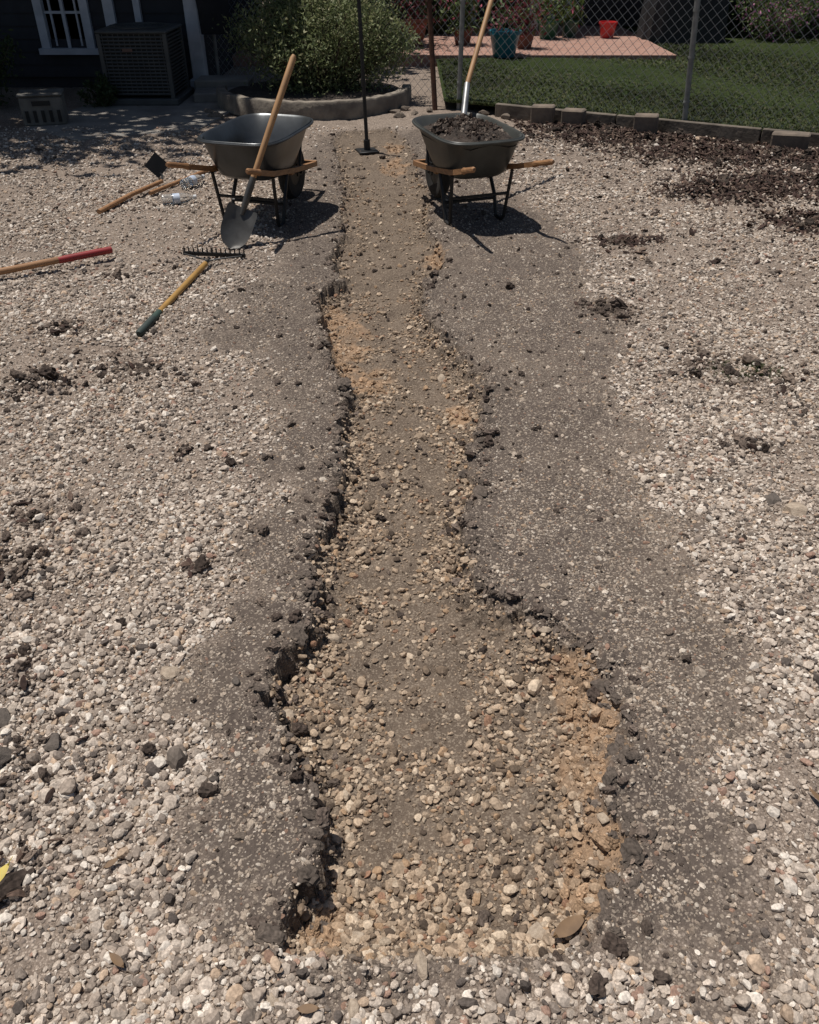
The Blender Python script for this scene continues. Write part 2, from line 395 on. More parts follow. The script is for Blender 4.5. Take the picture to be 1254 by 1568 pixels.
med=med*np.interp(py,[.5,1.1,1.6],[1.2,1.1,1.])
r=np.clip(med*np.exp(rng.normal(size=n)*.46),.002,.018)
bigm=rng.random(n)<.004;r[bigm]*=1.8
emb=np.where((dirt>.5)&(ins<.3),-.1,.25)
z=h+r*emb
rot=np.stack([rng.normal(size=n)*.4,rng.normal(size=n)*.4,rng.random(n)*6.283],1)
pal=np.array([(.54,.455,.375),(.45,.375,.305),(.32,.26,.21),(.66,.585,.50),(.22,.18,.148),(.45,.335,.24),(.34,.22,.165),(.11,.09,.077)])
pi=rng.choice(8,n,p=[.22,.22,.15,.15,.10,.08,.03,.05]);col=pal[pi]*(.75+.45*rng.random((n,1)))
t=(ins>.3)[:,None];col=np.where(t,col*np.array([.80,.72,.62]),col)
col=np.where((dirt>.5)[:,None]&~t,col*np.array([.80,.78,.75]),col)
o_=org[:,None]>.4;col=np.where(o_&(rng.random((n,1))<.7),np.array([.42,.30,.20])*(.7+.5*rng.random((n,1))),col)
idx=np.where(bd==0,rng.integers(0,12,n),rng.integers(12,18,n))
scatter('gravel',np.stack([px,py,z],1),np.stack([r*1.15,r*1.05,r],1),rot,idx,col,pebC)
print('pebbles',n)
# ------------------------------------------------------------------ clods, chips
cx_=[];cy_=[];cr=[];cb=[]
for (mx,my,a,b,hh) in MUL:
    if my>4.6 and mx>1: nn=int(200*a*b/.1);br=.8
    else: nn=int(14+420*a*b/.05);br=1.7
    x=mx+rng.normal(size=nn)*a*.9;y=my+rng.normal(size=nn)*b*.9;cx_.append(x);cy_.append(y);cb.append(np.full(nn,br));cr.append(np.clip(.0055*np.exp(rng.normal(size=nn)*.6),.0025,.028)*(1+.1*my))
P=np.array(TP)
for i in range(len(P)-1):
    if i==len(TL)-1: continue
    d_=P[i+1]-P[i];L_=np.hypot(*d_);ym=P[i][1];nn=int(L_*300*(1 if ym<3 else .45)/(1+.15*ym));tt=rng.random(nn)[:,None]
    nrm=np.array([d_[1],-d_[0]])/L_
    q=P[i]+d_*tt+nrm*(.02+rng.normal(size=(nn,1))*.035)
    cx_.append(q[:,0]);cy_.append(q[:,1]);cb.append(np.full(nn,2.3));cr.append(np.clip(.0040*np.exp(rng.normal(size=nn)*.75),.002,.020))
nn=4200;y=.4+7*rng.random(nn)**.8;x=(rng.random(nn)*2-1)*(.6*y+.6);cx_.append(x);cy_.append(y);cb.append(np.full(nn,1.5));cr.append(np.clip(.0036*np.exp(rng.normal(size=nn)*.6),.002,.018)*(1+.08*y))
x=np.concatenate(cx_);y=np.concatenate(cy_);r=np.concatenate(cr);br=np.concatenate(cb)[:,None];n=len(x)
h,sd,ins,dirt,org,mul=fields(x,y)
g=np.array([(.035,.026,.021),(.055,.042,.034),(.08,.062,.05),(.12,.092,.072)])[rng.choice(4,n,p=[.25,.3,.27,.18])]*br
g=np.where(org[:,None]>.35,np.array([.32,.215,.135])*(.7+.5*rng.random((n,1))),g)
scatter('soil_clods',np.stack([x,y,h+r*.25],1),np.stack([r*1.2,r,r*.85],1),rng.normal(size=(n,3))*[.5,.5,3],rng.integers(0,5,n),g,clodC)
# lifted crust plates along the near edges of the cut
cx_=[];cy_=[]
for i in range(len(P)-1):
    if i==len(TL)-1 or P[i][1]>3.4: continue
    d_=P[i+1]-P[i];L_=np.hypot(*d_);nn=max(1,int(L_*42*(1.3 if P[i][1]<1.9 else .6)));tt=rng.random(nn)[:,None]
    nrm=np.array([d_[1],-d_[0]])/L_
    q=P[i]+d_*tt+nrm*(.004+rng.normal(size=(nn,1))*.016);cx_.append(q[:,0]);cy_.append(q[:,1])
x=np.concatenate(cx_);y=np.concatenate(cy_);k=y>.78;x,y=x[k],y[k];n=len(x);h,*_=fields(x,y)
r=np.clip(.014*np.exp(rng.normal(size=n)*.4),.007,.030)
scatter('broken_soil_crust',np.stack([x,y,h+r*.12],1),np.stack([r*1.25,r*.95,r*.5],1),np.stack([rng.normal(size=n)*.28,rng.normal(size=n)*.28,rng.random(n)*6.28],1),rng.integers(0,5,n),np.array([.115,.092,.075])*(.75+.6*rng.random((n,1))),clodC)
# sandy lumps on the excavated bank
cx_=[];cy_=[]
for (ox,oy,a,b) in ORG:
    nn=int(50+3600*a*b);cx_.append(ox+rng.normal(size=nn)*a*.6);cy_.append(oy+rng.normal(size=nn)*b*.6)
x=np.concatenate(cx_);y=np.concatenate(cy_);h,sd,ins,dirt,org,mul=fields(x,y);k=(org>.25)&(sd>.01);x,y,h=x[k],y[k],h[k];n=len(x)
r=np.clip(.0048*np.exp(rng.normal(size=n)*.65),.002,.02)
scatter('sandy_subsoil_lumps',np.stack([x,y,h+r*.1],1),np.stack([r*1.2,r,r*.8],1),rng.normal(size=(n,3))*[.5,.5,3],rng.integers(0,5,n),np.array([.38,.255,.16])*(.65+.55*rng.random((n,1))),clodC)
cx_=[];cy_=[]
for (mx,my,a,b,hh) in MUL[:9]:
    nn=int(1700*a*b/.1);cx_.append(mx+rng.normal(size=nn)*a*.85);cy_.append(my+rng.normal(size=nn)*b*.85)
for (mx,my,a,b,hh) in MUL[9:]:
    nn=int(9);cx_.append(mx+rng.normal(size=nn)*a);cy_.append(my+rng.normal(size=nn)*b)
nn=500;cx_.append(1.3+rng.random(nn)*2.4);cy_.append(4.6+rng.random(nn)*3)
tq=rng.random(1900);xq=1.0+3.6*tq;cx_.append(xq);cy_.append(9.25-.53*xq-np.abs(rng.normal(size=1900))*.28)
x=np.concatenate(cx_);y=np.concatenate(cy_);n=len(x);r=np.clip(.015*np.exp(rng.normal(size=n)*.45),.006,.04)
h,*_=fields(x,y)
g=np.array([(.038,.023,.018),(.07,.042,.033),(.12,.08,.06),(.22,.16,.12)])[rng.choice(4,n,p=[.42,.33,.17,.08])]
scatter('mulch',np.stack([x,y,h+.005],1),np.stack([r,r*.8,r*.8],1),rng.normal(size=(n,3))*[.5,.5,3],rng.integers(0,6,n),g,chipC)
# individual rocks
rk=simple('rock',(.42,.34,.255),(.29,.225,.165),3,.9,bump=.3,bscale=9)
rk2=simple('rock_dark',(.13,.107,.088),(.08,.066,.055),3,.95,bump=.4,bscale=9)
for i,(x,y,r,d) in enumerate([(-.63,1.49,.032,0),(-.32,1.40,.022,0),(.38,1.66,.020,0),(.47,1.39,.018,0),(.26,.835,.022,0),(-.10,.835,.016,0),(1.27,2.18,.045,0),(-.85,1.26,.03,1),(-.86,1.33,.022,0),(.43,1.50,.018,0),(-.22,1.70,.024,0),(.14,3.30,.03,0),(-.25,.69,.016,0),(.02,.745,.024,0),(-.10,.665,.020,0),(-.45,1.46,.018,1),(-.24,1.55,.018,0),(1.22,2.25,.04,1),(-.99,1.10,.035,1),(-.82,.93,.02,1),(.43,1.07,.018,0),(.2,1.62,.014,0),(.40,1.82,.016,0),(-.96,1.2,.04,1),(-1.0,1.33,.03,1)]):
    o=bpy.data.objects.new('rock',stone_mesh(100+i,3,.6,15));o.data.materials.append(rk2 if d else rk);SC.collection.objects.link(o)
    o.scale=(r*1.2,r,r*.85);o.location=(x,y,H1(x,y)+r*.15);o.rotation_euler=(random.uniform(-.2,.2),random.uniform(-.2,.2),random.uniform(0,6))
dl=simple('dead_leaf',(.20,.12,.06),(.12,.07,.035),20,.7);yl=simple('yellow_leaf',(.55,.42,.06),(.4,.3,.05),20,.6)
for x,y,l,rz,m in((.315,.825,.042,.5,dl),(-.18,.66,.022,0,dl),(-.83,.91,.03,1.2,yl),(.9,1.1,.02,2,dl),(-.55,.75,.022,2.5,dl),(-.62,.95,.018,.7,dl)):
    b=MB();P=[]
    for k in range(9):
        t=k/8*2-1;w=.36*(1-abs(t)**1.9)*(1-.15*t);P.append([(t*l,-w*l,.28*w*l),(t*l,0,.02*l+.12*l*t*t),(t*l,w*l,.28*w*l)])
    b.grid(P);b.tube([(l,0,.14*l),(1.35*l,.05*l,.1*l)],.03*l,5)
    b.build('fallen_leaf',[m],True,Matrix.Translation((x,y,H1(x,y)+.018))@Euler((.15,-.1,rz)).to_matrix().to_4x4())
# ------------------------------------------------------------------ wheelbarrows
wood=simple('handle_wood',(.36,.19,.085),(.22,.11,.05),6,.55,bump=.15,bscale=30,stretch=(1,12,12))
woodp=simple('pale_wood',(.42,.24,.11),(.28,.155,.07),6,.6)
steel=simple('tray_steel',(.075,.078,.070),(.045,.046,.042),5,.45,.25,bump=.05,bscale=15)
steelb=simple('tray_steel_worn',(.085,.092,.096),(.05,.053,.054),4,.30,.55,bump=.05,bscale=12)
blk=simple('black_steel',(.022,.022,.022),(.012,.012,.012),8,.5,.3)
rub=simple('tyre_rubber',(.018,.018,.018),(.03,.027,.024),12,.85)
rust=simple('rusty_steel',(.11,.05,.03),(.06,.03,.02),20,.8,.3,bump=.2)
def barrow(loc,yaw,tm,load,sc=.82):
    e=empty('wheelbarrow',loc);e.rotation_euler=(0,0,yaw);e.scale=(sc,sc,sc*1.12)
    def ring(x0,x1,y0a,y0b,z0,z1,n=56,p=4.2):
        out=[]
        for j in range(n):
            t=2*math.pi*j/n;c,s_=math.cos(t),math.sin(t)
            ux=abs(c)**(2/p)*(1 if c>0 else -1);uy=abs(s_)**(2/p)*(1 if s_>0 else -1)
            f=(ux+1)/2;hw=y0a+(y0b-y0a)*f
            out.append(Vector((x0+(x1-x0)*f,uy*hw,z0+(z1-z0)*f)))
        return out
    b=MB()
    rings=[ring(-.475,.475,.345,.33,.575,.60),ring(-.46,.46,.335,.32,.585,.612),ring(-.445,.44,.325,.305,.578,.60),ring(-.40,.36,.29,.26,.46,.47),ring(-.345,.27,.245,.21,.35,.345),ring(-.30,.22,.21,.175,.322,.315),ring(-.15,.1,.1,.09,.316,.312),ring(-.05,.0,.02,.02,.315,.312)]
    b.grid(rings,0,True)
    b.build('tray',[tm],True,parent=e,solid=.004)
    b=MB();rg=ring(-.478,.478,.348,.333,.574,.599);b.tube(rg+[rg[0]],.009,8)
    b.build('tray_rim',[tm],True,parent=e)
    b=MB()
    for s_ in(-1,1):
        P=[(.80,.115*s_,.215),(.2,.19*s_,.295),(-.35,.26*s_,.385),(-.62,.29*s_,.45)]
        b.tube(P,.024,4,0)
        b.tube([(-.61,.289*s_,.448),(-.66,.295*s_,.462),(-.82,.312*s_,.50),(-.84,.314*s_,.504)],[.022,.017,.018,.011],10,0)
    b.box((.78,0,.225),(.03,.27,.03),0)
    b.box((.15,0,.318-.03),(.05,.40,.03),0)
    b.build('handles',[wood],parent=e)
    b=MB()
    for s_ in(-1,1):
        b.tube([(.0,.215*s_,.31),(-.10,.225*s_,.16),(-.16,.225*s_,.012),(-.24,.23*s_,.008),(-.27,.235*s_,.03),(-.33,.255*s_,.36)],.015,6,0)
        b.tube([(.72,.11*s_,.21),(.55,.06*s_,.2)],.012,6,0)
        b.box((.55,.075*s_,.225),(.10,.012,.09),0)
        b.tube([(.35,.17*s_,.28),(.47,.15*s_,.50)],.010,6,0)
    b.tube([(-.12,-.225,.13),(-.12,.225,.13)],.011,6,0)
    b.tube([(-.30,-.245,.2),(-.30,.245,.2)],.011,6,0)
    b.tube([(.55,-.1,.2),(.55,.1,.2)],.010,8,0)
    b.build('frame_legs',[blk],parent=e)
    b=MB();pr=[(.10,-.035),(.155,-.048),(.185,-.044),(.203,-.022),(.206,0),(.203,.022),(.185,.044),(.155,.048),(.10,.035)]
    b.lathe(pr,(.55,0,.205),36,0,'Y')
    b.lathe([(.0,-.03),(.11,-.033)],(.55,0,.205),24,1,'Y');b.lathe([(.11,.033),(.0,.03)],(.55,0,.205),24,1,'Y')
    b.build('wheel',[rub,blk],True,parent=e)
    if load:
        b=MB();P=[]
        for i in range(15):
            f=i/14;rg=ring(-.43*f,.41*f,.31*f+.001,.295*f+.001,0,0,48,2+2.0*f);row=[]
            for q in rg:
                nz=float(fbm(np.array([q.x*9]),np.array([q.y*9]),3)[0])
                row.append(Vector((q.x-.01,q.y,.545+.085*(1-f**2)+.028*nz)))
            P.append(row)
        b.grid(P,0,True)
        b.build('soil_load',[simple('load_soil',(.06,.045,.035),(.03,.022,.017),30,1.,bump=1.,bscale=60)],parent=e)
        n=1000;f=np.sqrt(rng.random(n))*.93;t=rng.random(n)*6.283
        lx=f*np.cos(t)*.41-.01;ly=f*np.sin(t)*.30
        lz=.545+.085*(1-f**2)+.028*fbm(lx*9,ly*9,3)+.004
        W=np.stack([lx,ly,lz],1)
        r=np.clip(.010*np.exp(rng.normal(size=n)*.5),.004,.028)
        g=np.array([(.04,.028,.022),(.07,.05,.04),(.13,.10,.08),(.26,.21,.17)])[rng.choice(4,n,p=[.38,.32,.2,.10])]
        o=scatter('load_clods',W,np.stack([r*1.2,r,r*.8],1),rng.normal(size=(n,3)),rng.integers(0,5,n),g,clodC);o.parent=e
    return e
def yawdir(dx,dy): return math.atan2(dy,dx)
barrow((.355,5.56,H1(.4,5.4)),yawdir(-.36,.93),steel,True,.80)
barrow((-.95,5.56,H1(-.95,5.4)),yawdir(.30,.955),steelb,False,.81)
# ------------------------------------------------------------------ hand tools
def ori(p0,p1,up=(0,0,1)):
    x=(Vector(p1)-Vector(p0)).normalized();y=Vector(up).cross(x).normalized();z=x.cross(y)
    return Matrix.Translation(p0)@Matrix((x,y,z)).transposed().to_4x4()
def blade(b,L=.29,W=.22,mi=1,x0=0):
    P=[]
    for i in range(13):
        t=i/12
        w=W/2*(1 if t<.45 else math.sqrt(max(0,1-((t-.45)/.55)**2))) ;w=max(w,.004)
        if t<.04: w*=.93
        row=[]
        for j in range(9):
            s_=j/4-1;row.append((x0-t*L,s_*w,.028*s_*s_*(1-.4*t)-.012+.02*t*t))
        P.append(row)
    b.grid(P,mi)
def shovel(p0,p1,name='shovel',up=(0,0,1),hm=None,endm=None):
    L=(Vector(p1)-Vector(p0)).length;b=MB()
    M=ori(p0,p1,up)
    blade(b,.25,.185,1,.25)
    b.tube([(.21,0,-.012),(.27,0,-.004),(.36,0,.012),(.43,0,.014)],[.012,.019,.021,.019],10,1)
    b.tube([(.42,0,.014),(.8,0,.016),(L-.02,0,.01),(L,0,.01)],[.0165,.0185,.018,.012],12,0)
    if endm is not None: b.tube([(L-.30,0,.0105),(L+.005,0,.0095)],.0195,12,2)
    return b.build(name,[hm or wood,simple('blade_steel',(.11,.107,.10),(.065,.062,.058),9,.5,.5)]+([endm] if endm else []),True,M,solid=0)
shovel((-1.075,4.90,H1(-1.07,4.9)+.0),(-.655,5.30,.96),hm=woodp,up=(0,-1,.3))
redp=simple('red_grip',(.27,.02,.02),(.18,.015,.015),10,.5)
shovel((-3.1,3.72,.02),(-1.73,4.73,.03),hm=wood,endm=redp)
b=MB();b.tube([(.34,5.72,.50),(.36,5.85,.62),(.375,5.95,.72)],[.02,.022,.02],10,1);b.tube([(.373,5.94,.71),(.71,6.75,1.62)],.0165,12,0)
P=[]
for i in range(6):
    t=i/5;P.append([(.34-.03*t+ (s_/2-1)*.10*(1-.2*t*t),5.72-.10*t+.02*(s_/2-1)**2,.52-.10*t) for s_ in range(5)])
b.grid(P,1);b.build('shovel',[woodp,simple('tool_steel',(.35,.35,.34),(.2,.2,.2),9,.45,.6)],True)
yel=simple('yellow_grip',(.40,.23,.06),(.28,.155,.045),8,.6)
p0=Vector((-1.14,4.62,H1(-1.14,4.62)+.03));p1=Vector((-1.27,3.60,H1(-1.27,3.6)+.02))
L=(p1-p0).length;b=MB()
b.tube([(0,0,0),(.08,0,0),(.08,0,0)],[.008,.013,.013],8,1)
b.tube([(.07,0,0),(.5,0,0),(L-.17,0,0)],.0155,12,0);b.tube([(L-.18,0,0),(L-.01,0,0),(L,0,0)],[.0185,.0185,.012],12,2)
b.tube([(L-.26,0,0),(L-.175,0,0)],.0175,12,3)
for s_ in(-1,1): b.tube([(.02,0,0),(-.01,.06*s_,.004),(-.04,.13*s_,.006),(-.065,.17*s_,.004),(-.085,.165*s_,0)],.005,6,1)
b.box((-.09,0,0),(.014,.37,.02),1)
for k in range(14):
    yy=-.178+.356*k/13;b.tube([(-.09,yy,.005),(-.095,yy,.025),(-.085,yy,.045)],[.005,.0045,.002],5,1)
b.build('garden_rake',[yel,blk,simple('grip_black',(.03,.045,.04),(.02,.03,.025),8,.7),simple('grip_green',(.04,.07,.055),None,8,.6)],True,ori(p0,p1))
b=MB();zz=H1(-1.9,6)+.03
b.tube([(-2.05,5.54,zz-.01),(-1.93,5.88,zz+.01),(-1.79,6.2,zz+.02)],[.017,.016,.014],10,0)
b.tube([(-1.79,6.2,zz+.02),(-1.80,6.27,zz+.04),(-1.83,6.28,zz+.07)],.009,8,1)
R=Euler((math.radians(68),math.radians(45),.1)).to_matrix()
b.box((-1.83,6.28,zz+.11),(.125,.125,.004),1,R)
b.build('garden_hoe',[wood,blk],True)
b=MB();b.tube([(-1.82,5.96,zz),(-1.5,6.64,zz+.01)],.014,10,0);b.tube([(-1.52,6.6,zz+.01),(-1.44,6.78,zz+.012)],.018,8,1);b.box((-1.43,6.8,zz+.012),(.16,.03,.03),1,Euler((0,0,.4)).to_matrix())
b.build('mattock',[wood,rust],True)
b=MB();zz=H1(-.36,7.46);b.tube([(-.36,7.46,zz+.02),(-.395,7.5,zz+1.12)],.016,10,0);b.box((-.36,7.46,zz+.012),(.17,.17,.018),0,Euler((0,0,.3)).to_matrix(),.004);b.tube([(-.36,7.46,zz+.02),(-.362,7.462,zz+.10)],.028,10,0);b.tube([(-.376,7.48,zz+.5),(-.379,7.482,zz+.56)],.02,10,0)
b.build('hand_tamper',[blk],True)
b=MB();b.tube([(.26,9.15,.0),(.22,9.25,.55),(.19,9.3,.93)],.028,8,0);b.tube([(.19,9.3,.93),(.19,9.3,.97)],.036,8,0);b.build('rusty_post',[rust],True)
gm,nt,bs=newmat('clear_plastic');bs.inputs['Transmission Weight'].default_value=.9;bs.inputs['Roughness'].default_value=.12;bs.inputs['IOR'].default_value=1.3;bs.inputs['Base Color'].default_value=(.92,.95,.96,1)
lab=simple('bottle_label',(.55,.6,.66),(.35,.42,.55),8,.5);capm=simple('bottle_cap',(.7,.7,.7),None,8,.5)
for x,y,rz in((-1.68,5.74,.35),(-1.62,6.12,1.1)):
    b=MB();b.lathe([(.001,0),(.03,.0),(.034,.012),(.033,.05),(.031,.055),(.034,.06),(.034,.14),(.026,.175),(.013,.20),(.013,.215)],mi=0)
    b.lathe([(.0345,.075),(.0345,.12)],mi=1);b.lathe([(.0155,.212),(.0155,.232),(.001,.232)],mi=2)
    b.build('water_bottle',[gm,lab,capm],True,Matrix.Translation((x,y,H1(x,y)+.045))@Euler((0,math.radians(90),rz)).to_matrix().to_4x4())
# ------------------------------------------------------------------ fence / retaining wall / lawn
def FL(x): return 9.40-.53*x
galv=simple('galvanised_steel',(.27,.275,.27),(.17,.175,.17),14,.6,.4)
wirem=simple('galvanised_wire',(.42,.43,.42),(.32,.33,.32),14,.6,.1)
fe=empty('chain_link_fence')
b=MB();x0,x1=-2.3,5.2;dv=Vector((1,-.53,0)).normalized();Ltot=(x1-x0)/dv.x;O=Vector((x0,FL(x0)+.06,.06));nv=Vector((.53,1,0)).normalized()
sp=.085;Hh=1.15
k=-int(Hh/sp)-1
while k*sp<Ltot:
    for sgn in(1,-1):
        s0=k*sp;a0,z0=s0,0.;a1,z1=s0+Hh,Hh
        if sgn<0: z0,z1=Hh,0.
        def cl(a): return min(max(a,0),Ltot)
        ca0,ca1=cl(a0),cl(a1)
        if ca1-ca0>.02:
            za=z0+(z1-z0)*(ca0-a0)/(a1-a0);zb=z0+(z1-z0)*(ca1-a0)/(a1-a0)
            b.tube([O+dv*ca0+Vector((0,0,za))+nv*.003*sgn,O+dv*ca1+Vector((0,0,zb))+nv*.003*sgn],.0019,3,0,False)
    k+=1
b.build('mesh_wire',[wirem],parent=fe)
b=MB()
b.tube([O+Vector((0,0,Hh)),O+dv*Ltot+Vector((0,0,Hh))],.02,10,0)
for xx in(-2.2,-.85,.5,2.5,4.6):
    y=FL(xx)+.02;q=-.10 if xx==2.5 else .01;b.tube([(xx,y,0),(xx+q,y,1.28)],.024 if xx in(.5,2.5) else .02,12,0);b.tube([(xx+q,y,1.26),(xx+q,y,1.31)],[.03,.008],12,0)
    for zz in(.25,.6,.95): b.tube([(xx+q*zz/1.28,y,zz),(xx+q*zz/1.28,y,zz+.015)],.029,10,0)
b.build('posts_rails',[galv],True,parent=fe)
conc=simple('old_concrete',(.25,.215,.17),(.13,.11,.09),7,.95,bump=.6,bscale=25)
wallm=simple('wall_concrete',(.17,.14,.11),(.07,.057,.045),5,.95,bump=.8,bscale=20)
concd=simple('block_concrete',(.19,.15,.115),(.11,.087,.068),9,.95,bump=.6,bscale=25)
b=MB();xx=.85
while xx<6.5:
    l=random.uniform(1.1,1.5);c=Vector((xx+l*.44,FL(xx+l*.44)-.08,.045));b.box(c,(l*.992,.06,.145+random.uniform(-.006,.006)),0,Euler((random.uniform(-.03,.03),0,-math.atan(.53)+random.uniform(-.01,.01))).to_matrix(),.006);xx+=l*.885
b.build('retaining_wall',[wallm],False)
for x,y,w,hh,rz in((1.27,8.52,.22,.16,-.3),(1.54,8.38,.21,.15,-.5),(2.13,8.02,.21,.17,-.35),(3.22,7.45,.30,.13,-.45)):
    b=MB();b.box((0,0,hh/2),(w,.12,hh),0,None,.012);b.build('concrete_block',[concd],False,Matrix.Translation((x,y,.0))@Euler((.03,-.04,rz)).to_matrix().to_4x4())
def lawn_mat():
    m,nt,b=newmat('lawn');co=coords(nt)
    c=mixc(nt,mapr(nt,noise(nt,1.5,4,co),.35,.65),(.035,.055,.015),(.062,.082,.026));c=mixc(nt,mapr(nt,noise(nt,60,3,co),.35,.7),c,(.022,.034,.011))
    nt.links.new(c,b.inputs['Base Color']);b.inputs['Roughness'].default_value=.9;b.inputs['Specular IOR Level'].default_value=.1
    bp=N(nt,'ShaderNodeBump');bp.inputs['Distance'].default_value=.03;nt.links.new(noise(nt,90,3,co),bp.inputs['Height']);nt.links.new(bp.outputs[0],b.inputs['Normal']);return m
b=MB();P=[]
for i in range(40):
    t=(i/39)**1.6;row=[]
    for j in range(50):
        x=.35+24*(j/49)**1.5;y0=FL(x)-.045 if x<6 else FL(6)-.045
        y=y0+(34-y0)*t;row.append((x,y,.085+.02*math.sin(x*1.3+y)*min(1,t*8)))
    P.append(row)
b.grid(P);b.build('lawn',[lawn_mat()],True)
gC=bpy.data.collections.new('grass_shapes');gmat=inst_mat('grass_blade',.6)
for i in range(4):
    rr=random.Random(i);b=MB()
    for k in range(14):
        a=rr.uniform(0,6.28);r0=rr.uniform(0,.5);x,y=r0*math.cos(a),r0*math.sin(a);l=rr.uniform(.6,1.2);q=rr.uniform(0,6.28);dx,dy=math.cos(q)*.5*l,math.sin(q)*.5*l;wx,wy=-math.sin(q)*.07,math.cos(q)*.07
        b.add([(x-wx,y-wy,0),(x+wx,y+wy,0),(x+dx*.4+wx*.8,y+dy*.4+wy*.8,l*.6),(x+dx*.4-wx*.8,y+dy*.4-wy*.8,l*.6),(x+dx,y+dy,l)],[(0,1,2,3),(3,2,4)])
    b.build('tuft_%d'%i,[gmat],coll=gC)
n=50000;x=.4+rng.random(n)**1.1*9.5;y=FL(x)-.03+rng.random(n)**1.7*10
k=~((y>12.15)&(x<3.6)|(y<FL(x)-.04));x,y=x[k],y[k];n=len(x);r=.033*(.7+.6*rng.random(n))
g=np.array([(.082,.105,.036),(.105,.125,.045),(.062,.083,.026),(.17,.155,.085)])[rng.choice(4,n,p=[.35,.3,.25,.10])]*(.8+.5*fbm(x*.9,y*.9,3)[:,None])
scatter('lawn_grass',np.stack([x,y,np.full(n,.08)],1),np.stack([r,r,r*.8],1),np.stack([rng.normal(size=n)*.15,rng.normal(size=n)*.15,rng.random(n)*6.28],1),rng.integers(0,4,n),np.clip(g,.005,1),gC)
n=110;x=1.47+rng.normal(size=n)*.09;y=3.22+rng.normal(size=n)*.05;r=.012*(.6+.8*rng.random(n));hh=fields(x,y)[0]
scatter('weeds',np.stack([x,y,hh],1),np.stack([r,r,r],1),np.stack([0*x,0*x,rng.random(n)*6],1),rng.integers(0,4,n),np.tile([.07,.09,.035],(n,1)),gC)
# ------------------------------------------------------------------ shrub and bed
def shrub(name,c,rx,ry,hz,n,size,mat,stemm,nst=46):
    e=empty(name,(0,0,0));b=MB();C=[]
    rr=random.Random(len(name)+int(c[0]*10))
    for i in range(nst):
        a=rr.uniform(0,6.28);q=math.sqrt(rr.random());ex,ey=q*rx*math.cos(a),q*ry*math.sin(a);ez=hz*(1-.55*q*q)*rr.uniform(.72,1.12)
        s0=Vector((c[0]+ex*.25,c[1]+ey*.25,c[2]));s1=Vector((c[0]+ex*.7,c[1]+ey*.7,c[2]+ez*.6));s2=Vector((c[0]+ex,c[1]+ey,c[2]+ez))
        b.tube([s0,s1,s2],[.012,.007,.003],5,0)
        m=n//nst;t=rng.random(m)**.6
        base=np.outer((1-t)**2,s0)+np.outer(2*t*(1-t),s1)+np.outer(t*t,s2)
        sp_=.13*rx/ .8*(1.15-.75*t)[:,None]
        C.append(base+rng.normal(size=(m,3))*sp_*np.array([1,1,.8]))
    C=np.concatenate(C);C[:,2]=np.maximum(C[:,2],c[2]+.02)
    b.build('stems',[stemm],parent=e)
    o=leaves('foliage',C,size,mat,2.6,.5);o.parent=e;return e
stem=simple('stem_bark',(.10,.075,.05),(.06,.045,.03),20,.9)
lf=leaf_mat('shrub_leaf',(.12,.155,.065),(.24,.265,.125),(.38,.37,.21),.35,.14)
shrub('rosemary_shrub',(-.93,9.72,.12),.98,.62,1.08,26000,.04,lf,stem,90)
b=MB();P=[]
cc=Vector((-1.0,9.62,0))
for i in range(49):
    a=math.pi+math.pi*i/48+0.0;row=[]
    dx,dy=math.cos(a),math.sin(a)
    jz=.012*float(perlin(np.array([i*.7]),np.array([.3]))[0])
    for rr_,z in((.0,.0),(0,.15),(-.01,.165),(-.09,.165),(-.10,.15),(-.10,.0)):
        row.append((cc.x+dx*(1.02+rr_),cc.y+dy*(.98+rr_),z+(jz if z else 0)))
    P.append(row)
b.grid(P);b.build('curved_garden_edging',[conc],True)
b=MB();b.lathe([(.001,.11),(.5,.12),(.93,.10)],(cc.x,cc.y,0),40);b.build('planting_bed_soil',[simple('bed_soil',(.07,.053,.043),(.035,.027,.02),20,1.,bump=1.)],True)
for i,(x,y) in enumerate([(-.35,8.95),(-.15,9.0),(0.05,8.9),(.2,9.05),(-.05,9.15),(.75,8.95),(.95,8.75),(-2.0,9.0),(-1.9,8.8),(-.1,8.8),(.15,8.75)]):
    o=bpy.data.objects.new('rock',stone_mesh(200+i,3,.6,12));o.data.materials.append(concd);SC.collection.objects.link(o);r=random.uniform(.05,.09);o.scale=(r,r*.8,r*.8);o.location=(x,y,.02);o.rotation_euler=(0,0,random.uniform(0,6))
# ------------------------------------------------------------------ left: slab, house, AC, crate
slabm=simple('path_concrete',(.25,.23,.20),(.15,.135,.12),3,.9,bump=.2,bscale=30)
b=MB();b.add([(-2.95,7.75,.012),(-1.95,8.15,.012),(-1.75,9.3,.012),(-2.0,10.2,.012),(-3.2,10.2,.012),(-3.6,8.3,.012),(-2.95,7.75,-.1),(-1.95,8.15,-.1),(-1.75,9.3,-.1),(-2.0,10.2,-.1),(-3.6,8.3,-.1)],[(0,1,2,3,4,5),(0,6,7,1),(1,7,8,2),(2,8,9,3),(0,5,10,6)])
b.build('concrete_path',[slabm]);
b=MB();b.box((-2.0,9.75,.05),(.6,.35,.10),0,Euler((0,0,.15)).to_matrix(),.015);b.box((-2.05,10.15,.08),(.6,.35,.16),0,None,.015);b.build('concrete_steps',[slabm])
dark=simple('shaded_siding',(.018,.02,.026),(.011,.012,.016),6,.7);wht=simple('white_trim',(.50,.52,.55),(.38,.40,.43),6,.6);glass=simple('window_glass',(.03,.035,.045),(.02,.025,.03),2,.08,0);roofm=simple('shingles',(.06,.055,.05),None,12,.9)  # siding colour is near-black to carry the shade on this house
he=empty('dark_house')
b=MB()
